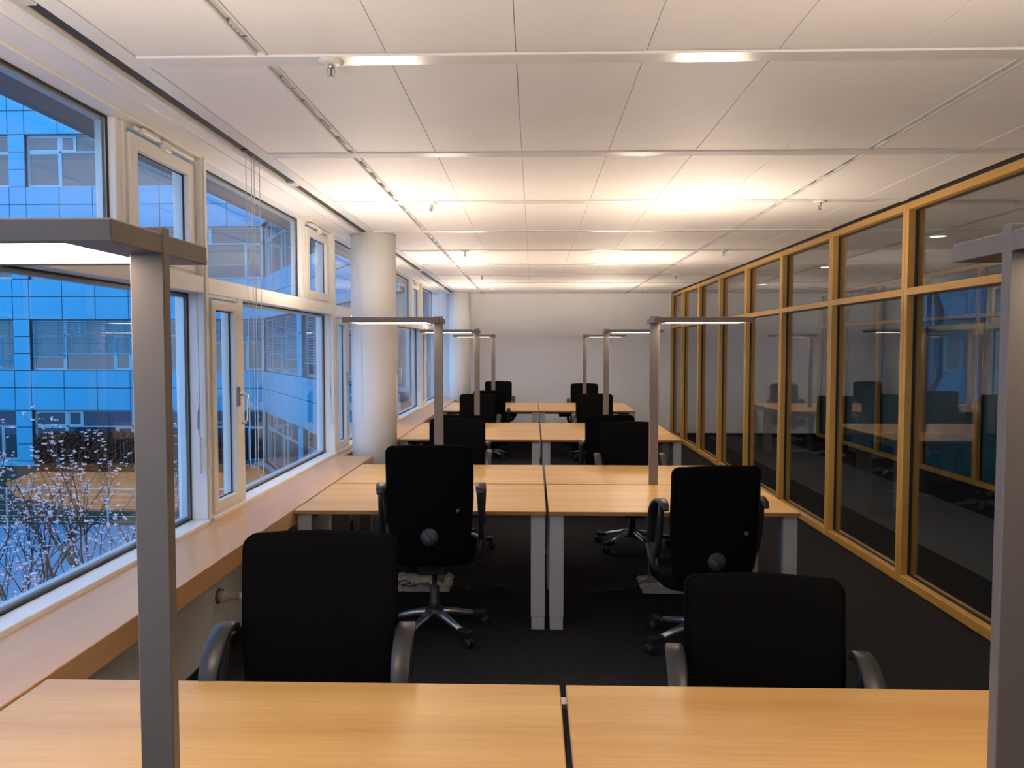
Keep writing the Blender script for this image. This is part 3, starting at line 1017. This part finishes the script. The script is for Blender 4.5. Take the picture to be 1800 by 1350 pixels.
blind(1.45, 3.99, 'raised blind above the nearest window, only its rail shows', [])
blind(4.02, 6.68, 'raised blind with long looped cords over the second window', [(4.03, 4.11, 1.10), (4.15, 4.23, 1.03)])
blind(6.70, 9.40, 'raised blind whose cord hangs before the first white column', [(6.70, 6.745, 1.13)])
blind(9.43, 12.10, 'raised blind over the window bay past the first column', [(9.55, 9.62, 1.25)])
blind(12.13, 14.0, 'raised blind over the last window bay by the far column', [(12.2, 12.28, 1.25)])

# sign on the corridor wall
sg = empty('wall_sign', (2.93, YB - 0.004, 1.60), label='small white wall plate at the corridor end, seen through the glass', category='sign')
MB().rbox(-0.05, 0.05, -0.008, 0.0, -0.12, 0.12, 0.003, 1).build('plate', 'paper', sg)
MB().rbox(-0.03, 0.03, -0.011, -0.008, 0.03, 0.09, 0.001, 1).build('inset', 'white_plastic', sg)

# round downlights in the corridor ceiling
dl_ring = MB().lathe([(0.075, 0.0), (0.095, 0.0), (0.095, -0.006), (0.075, -0.010), (0.070, 0.0)], 28, (0, 0, H)).mesh('ring', 'white_plastic')
dl_lens = MB().cyl((0, 0, H - 0.004), 0.070, 0.003, 28).mesh('lens', 'corridor_lamp')
for i, yy in enumerate((1.8, 4.5, 7.2, 9.9, 12.6)):
    t = empty('downlight', (3.7, yy, 0), label='round dim downlight in the corridor ceiling, %s from the camera' % ['first', 'second', 'third', 'fourth', 'fifth'][i], category='ceiling light', group='corridor downlights')
    link('ring', dl_ring, t)
    link('lens', dl_lens, t)

# cables lying on the carpet
def cable(pts, label, r=0.0035):
    P = [Vector(p) for p in pts]
    out = []
    n = len(P)
    for i in range(n - 1):
        p0, p1, p2, p3 = P[max(i - 1, 0)], P[i], P[i + 1], P[min(i + 2, n - 1)]
        for q in range(8):
            t = q / 8
            out.append(0.5 * ((2 * p1) + (p2 - p0) * t + (2 * p0 - 5 * p1 + 4 * p2 - p3) * t * t + (3 * p1 - p0 - 3 * p2 + p3) * t ** 3))
    out.append(P[-1])
    return MB().tube(out, r, 6).build('power_cable', 'plastic_black', label=label, category='cable')


cable([(-0.66, 5.36, 0.05), (-0.60, 5.30, 0.006), (-0.50, 5.36, 0.004), (-0.44, 5.28, 0.004), (-0.52, 5.22, 0.006), (-0.58, 5.30, 0.010), (-0.48, 5.40, 0.004), (-0.30, 5.38, 0.004), (-0.16, 5.33, 0.004)],
      'black cable coiled on the carpet beside the left wrapped lamp base')
cable([(0.80, 5.36, 0.05), (0.66, 5.30, 0.005), (0.50, 5.26, 0.004), (0.38, 5.20, 0.004)], 'thin black cable on the carpet leading to the right wrapped lamp base')
cable([(-0.95, 5.24, 0.046), (-0.90, 5.30, 0.05), (-0.84, 5.24, 0.052), (-0.90, 5.20, 0.05), (-0.82, 5.18, 0.05), (-0.76, 5.25, 0.052), (-0.70, 5.20, 0.05), (-0.74, 5.30, 0.05)],
      'tangled black cable on top of the left wrapped lamp base')

# ================================================================== OUTSIDE
GZ = -3.1
gp = MB().box(-60, -2.0, -20, 20.25, GZ - 0.3, GZ).build('courtyard_paving', 'paving')
tag(gp, 'smooth bluish paving of the courtyard outside', 'ground', kind='structure')
gl = MB().box(-60, 8, 20.25, 60, GZ - 0.3, GZ - 0.02).build('courtyard_lawn', 'lawn')
tag(gl, 'dark green lawn behind the courtyard railing', 'lawn', kind='structure')
gm = MB().add([(-16.7, 24.2, GZ - 0.02), (-13.2, 22.2, GZ - 0.02), (-6.6, 22.2, GZ - 0.02), (-11.0, 30.4, GZ - 0.02), (-19.3, 30.5, GZ - 0.02), (-18.6, 26.5, GZ - 0.02),
               (-16.7, 24.2, GZ + 0.02), (-13.2, 22.2, GZ + 0.02), (-6.6, 22.2, GZ + 0.02), (-11.0, 30.4, GZ + 0.02), (-19.3, 30.5, GZ + 0.02), (-18.6, 26.5, GZ + 0.02)],
              [(5, 4, 3, 2, 1, 0), (6, 7, 8, 9, 10, 11)] + [(i, (i + 1) % 6, 6 + (i + 1) % 6, 6 + i) for i in range(6)]).build('mulch_bed', 'mulch')
tag(gm, 'brown bark mulch bed in front of the hedge', 'mulch', kind='stuff')

# railing
rl = empty('courtyard_railing', (0, 19.95, GZ), label='steel railing with thin horizontal wires across the courtyard', category='railing')
MB().box(-24, -5.8, -0.02, 0.02, 1.03, 1.06).build('handrail', 'rail_steel', rl)
wire = MB().box(-24, -5.8, -0.005, 0.005, -0.005, 0.005).mesh('wire', 'rail_steel')
for i in range(6):
    link('wire', wire, rl, (0, 0, 0.16 + i * 0.145))
pst = MB().box(-0.02, 0.02, -0.025, 0.025, 0, 1.03).mesh('railing_post', 'rail_steel')
for i in range(13):
    link('railing_post', pst, rl, (-23.5 + i * 1.36, 0, 0))

# ---------------- facades
PITCH, WB, WT = 3.67, 0.75, 2.81
MOD = 1.35
pcache = {}


def fpanel(root, u0, u1, z0, z1):
    k = (round(u1 - u0, 3), round(z1 - z0, 3))
    if k not in pcache:
        g = 0.014
        pcache[k] = MB().rbox(g, k[0] - g, -0.03, 0.0, g, k[1] - g, 0.004, 1).mesh('facade_panel', 'facade_panel')
    return link('facade_panel', pcache[k], root, (u0, -0.02, z0), rot=(random.uniform(-.002, .002), 0, random.uniform(-.003, .003)))


def fwindow(root, u0, u1, zb, cells_up, cells_lo):
    """window strip: frame part with panes as sub-parts; cells are widths across"""
    zt, zm = zb + (WT - WB), zb + 1.40
    d0, d1 = 0.12, 0.18
    fr = MB().frame('y', d0, d1, u0, u1, zb, zt, 0.05)
    fr.box(u0, u1, d0, d1, zm - 0.03, zm + 0.03)
    P = []
    for cells, (q0, q1) in ((cells_up, (zm + 0.03, zt - 0.05)), (cells_lo, (zb + 0.05, zm - 0.03))):
        u = u0
        for i, c in enumerate(cells):
            if i > 0:
                fr.box(u - 0.035, u + 0.035, d0, d1, q0, q1)
            a = u + (0.05 if i == 0 else 0.035)
            b = u + c - (0.05 if i == len(cells) - 1 else 0.035)
            if c < 1.4:
                fr.frame('y', d0 + 0.01, d1 - 0.005, a, b, q0, q1, 0.055)
                P.append((a + 0.055, b - 0.055, q0 + 0.055, q1 - 0.055))
            else:
                P.append((a, b, q0, q1))
            u += c
    f = fr.build('window', 'facade_frame', root)
    for a, b, q0, q1 in P:
        MB().box(a, b, d0 + 0.03, d0 + 0.04, q0, q1).build('pane', 'facade_pane', f)
    return f


def fblind(root, u0, u1, ztop, zbot):
    m = MB()
    n = int((ztop - zbot) / 0.078)
    for i in range(n):
        z = ztop - 0.04 - i * 0.078
        m.add([(u0, 0.045, z), (u1, 0.045, z), (u1, 0.095, z + 0.035), (u0, 0.095, z + 0.035), (u0, 0.045, z - 0.006), (u1, 0.045, z - 0.006), (u1, 0.095, z + 0.029), (u0, 0.095, z + 0.029)],
              [(0, 1, 2, 3), (7, 6, 5, 4), (0, 4, 5, 1), (1, 5, 6, 2), (2, 6, 7, 3), (3, 7, 4, 0)])
    m.box(u0, u1, 0.045, 0.10, zbot - 0.03, zbot + 0.02)
    b = m.build('blind', 'facade_slat', root, kind='stuff', label='lowered exterior slat blind')
    g = MB()
    k = max(2, int((u1 - u0) / 0.7) + 1)
    for i in range(k):
        u = u0 + 0.18 + (u1 - u0 - 0.36) * i / (k - 1)
        g.box(u - 0.006, u + 0.006, 0.040, 0.046, zbot, ztop)
    g.build('blind_tapes', 'facade_joint', b, kind='stuff')
    return b


def facade(name, loc, rz, label, groups, piers, umin, umax, blinds, rows=(-1, 0, 1, 2), top=12.3):
    root = empty(name, loc, rz, label=label, category='building')
    # solid body behind the cladding, with the rooms' dark behind the glass
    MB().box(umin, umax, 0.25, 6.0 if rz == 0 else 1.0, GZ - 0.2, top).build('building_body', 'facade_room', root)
    bk = MB()
    allz = []
    for k in rows:
        zb = WB + PITCH * k
        zt = WT + PITCH * k
        allz.append((zb, zt))
    # backing plates where there is cladding
    z_prev = GZ - 0.2
    for zb, zt in allz:
        bk.box(umin, umax, 0.0, 0.25, z_prev, zb)
        z_prev = zt
    bk.box(umin, umax, 0.0, 0.25, z_prev, top)
    for a, b in piers:
        for zb, zt in allz:
            bk.box(a, b, 0.0, 0.25, zb, zt)
    bk.build('cladding_back', 'facade_joint', root)
    # panel bands
    us = [umin]
    for a, b in sorted(groups + piers):
        if (a, b) in piers:
            cells = [b - a]
        else:
            nmod = max(1, round((b - a) / MOD))
            cells = [(b - a) / nmod] * nmod
        u = a
        for c in cells:
            for k in rows:
                zt = WT + PITCH * k
                if k < max(rows):
                    fpanel(root, u, u + c, zt, zt + 0.91)
                    fpanel(root, u, u + c, zt + 0.91, zt + PITCH - (WT - WB))
                else:
                    fpanel(root, u, u + c, zt, zt + 0.93)
                    fpanel(root, u, u + c, zt + 0.93, zt + 1.65)
            u += c
        if (a, b) in piers:
            for k in rows:
                zb = WB + PITCH * k
                h = (WT - WB) / 3
                for q in range(3):
                    fpanel(root, a, b, zb + q * h, zb + (q + 1) * h)
        else:
            for k in rows:
                zb = WB + PITCH * k
                u = a
                first = True
                while u < b - 0.1:
                    rest = b - u
                    if first or rest < 2 * MOD - 0.05:
                        fwindow(root, u, u + min(MOD, rest), zb, [min(MOD, rest)], [min(MOD, rest)])
                        u += min(MOD, rest)
                        first = False
                    else:
                        fwindow(root, u, u + 2 * MOD, zb, [0.62, 2 * MOD - 0.62], [2 * MOD - 0.68, 0.68])
                        u += 2 * MOD
    # roof louvres and coping
    lv = MB()
    for i in range(4):
        lv.box(umin, umax, -0.04 - 0.02 * i, 0.02, WT + PITCH * max(rows) + 1.72 + i * 0.13, WT + PITCH * max(rows) + 1.78 + i * 0.13)
    lv.build('roof_louvre', 'roof_metal', root)
    MB().box(umin, umax, -0.02, 0.3, GZ - 0.1, WB - PITCH).build('plinth', 'facade_panel', root)
    for (u0, u1, zt, zb) in blinds:
        fblind(root, u0, u1, zt, zb)
    return root


facade('office_building', (-20.27, 30.6, 0), 0.0, 'blue metal clad office building facing us across the courtyard',
       [(-20.26, -10.81), (-10.13, -0.68), (0.0, 9.45)], [(-10.81, -10.13), (-0.68, 0.0)], -20.26, 9.45,
       [(0.06, 1.32, 2.80, 1.31), (1.38, 4.02, 2.80, 1.45), (-2.0, -0.72, 2.80, 0.85), (6.8, 9.4, 2.80, 1.9)])
th = math.atan2(-0.878, 0.478)
facade('office_wing', (-10.76, 30.5, 0), th, 'angled blue clad building wing with blinds, seen through the second window',
       [(0.0, 6.75), (7.43, 16.9)], [(6.75, 7.43)], 0.0, 16.9,
       [(0.06, 1.32, 2.80, 1.3), (1.38, 4.02, 2.80, 1.45), (4.1, 6.7, 2.80, 1.3), (7.5, 8.75, 2.80, 1.2), (8.8, 11.4, 2.80, 1.2)])

# ---------------- hedge
def hedge(x0, x1, y0, y1, z0, z1, label, n):
    h = empty('hedge', ((x0 + x1) / 2, (y0 + y1) / 2, z0), label=label, category='hedge')
    cx, cy = (x1 - x0) / 2, (y1 - y0) / 2
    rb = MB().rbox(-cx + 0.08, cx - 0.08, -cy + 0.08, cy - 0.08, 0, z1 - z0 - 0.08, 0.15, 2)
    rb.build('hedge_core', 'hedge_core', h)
    m = MB()
    rn = random.Random(5)
    for i in range(n):
        f = rn.random()
        x = rn.uniform(-cx, cx)
        if f < 0.6:
            y, z = -cy + rn.uniform(-0.07, 0.07), rn.uniform(0.02, z1 - z0)
        elif f < 0.9:
            y, z = rn.uniform(-cy, cy), z1 - z0 + rn.uniform(-0.1, 0.08)
        else:
            x, y, z = rn.choice((-cx, cx)) + rn.uniform(-.07, .07), rn.uniform(-cy, cy), rn.uniform(0.02, z1 - z0)
        s = rn.uniform(0.04, 0.09)
        a = Vector((rn.uniform(-1, 1), rn.uniform(-1, 1), rn.uniform(-1, 1))).normalized()
        b = a.orthogonal().normalized()
        c = a.cross(b)
        p = Vector((x, y, z))
        m.add([p - b * s, p + c * s * .5, p + b * s, p - c * s * .5], [(0, 1, 2, 3)])
    m.build('hedge_leaves', 'hedge_leaf', h, kind='stuff')


hedge(-19.1, -13.6, 28.9, 30.0, GZ, -1.72, 'clipped dark brown hedge along the blue building', 9000)
hedge(-13.2, -11.4, 28.9, 30.0, GZ, -1.85, 'short dark hedge seen through the narrow casement', 3000)

# ---------------- magnolias in blossom
def magnolia(x, y, hgt, spread, seed, label, nst=6, dens=1.0):
    rn = random.Random(seed)
    t = empty('magnolia_bush', (x, y, GZ), label=label, category='bush', group='blossoming bushes below the windows')
    br = MB()
    tips = []

    def grow(p, d, L, r, lev):
        pts = [p.copy()]
        rad = [r]
        n = 5
        for i in range(n):
            d = (d + Vector((rn.uniform(-.22, .22), rn.uniform(-.22, .22), rn.uniform(-.02, .2)))).normalized()
            p = p + d * (L / n)
            pts.append(p.copy())
            rad.append(r * (1 - 0.55 * (i + 1) / n))
            if lev < 2 and i >= 1 and rn.random() < 0.85:
                side = Vector((rn.uniform(-1, 1), rn.uniform(-1, 1), rn.uniform(0.1, 0.8))).normalized()
                grow(p, (d * 0.7 + side * 0.8).normalized(), L * rn.uniform(0.40, 0.62), r * 0.55, lev + 1)
            if lev >= 1 and i >= 2:
                tips.append(p + Vector((rn.uniform(-.04, .04), rn.uniform(-.04, .04), rn.uniform(0, .05))))
        br.tube(pts, r, 5, rads=rad)
        tips.append(p.copy())
    for i in range(nst):
        a = 2 * pi * i / nst + rn.uniform(-.3, .3)
        d = Vector((cos(a) * spread, sin(a) * spread, 1)).normalized()
        grow(Vector((cos(a) * .06, sin(a) * .06, 0)), d, hgt * rn.uniform(0.62, 0.9), 0.019, 0)
    br.build('branches', 'bark', t)
    bl = MB()
    for p in tips:
        if p.z < hgt * 0.28 or rn.random() > dens:
            continue
        for q in range(rn.choice((4, 5, 6))):
            a = rn.uniform(0, 2 * pi)
            e = rn.uniform(0.1, 0.9)
            d = Vector((cos(a) * cos(e), sin(a) * cos(e), sin(e)))
            s = d.orthogonal().normalized()
            L = rn.uniform(0.026, 0.048)
            c = p + d * L * 0.5
            bl.add([p, c + s * L * 0.26, p + d * L, c - s * L * 0.26], [(0, 1, 2, 3)])
    bl.build('blossoms', 'blossom', t, kind='stuff')


magnolia(-7.05, 11.6, 3.25, 0.32, 11, 'tall blossoming bush in the middle of the nearest window', 7)
magnolia(-8.1, 11.9, 2.75, 0.32, 12, 'blossoming bush at the left picture edge', 6)
magnolia(-6.15, 11.0, 2.45, 0.36, 13, 'low blossoming bush beside the left foreground lamp post', 6)
magnolia(-6.1, 9.0, 1.9, 0.34, 14, 'small budding bush close below the nearest window', 6, 0.8)
magnolia(-7.0, 9.5, 2.1, 0.34, 15, 'small budding bush below the window at the left edge', 6, 0.8)
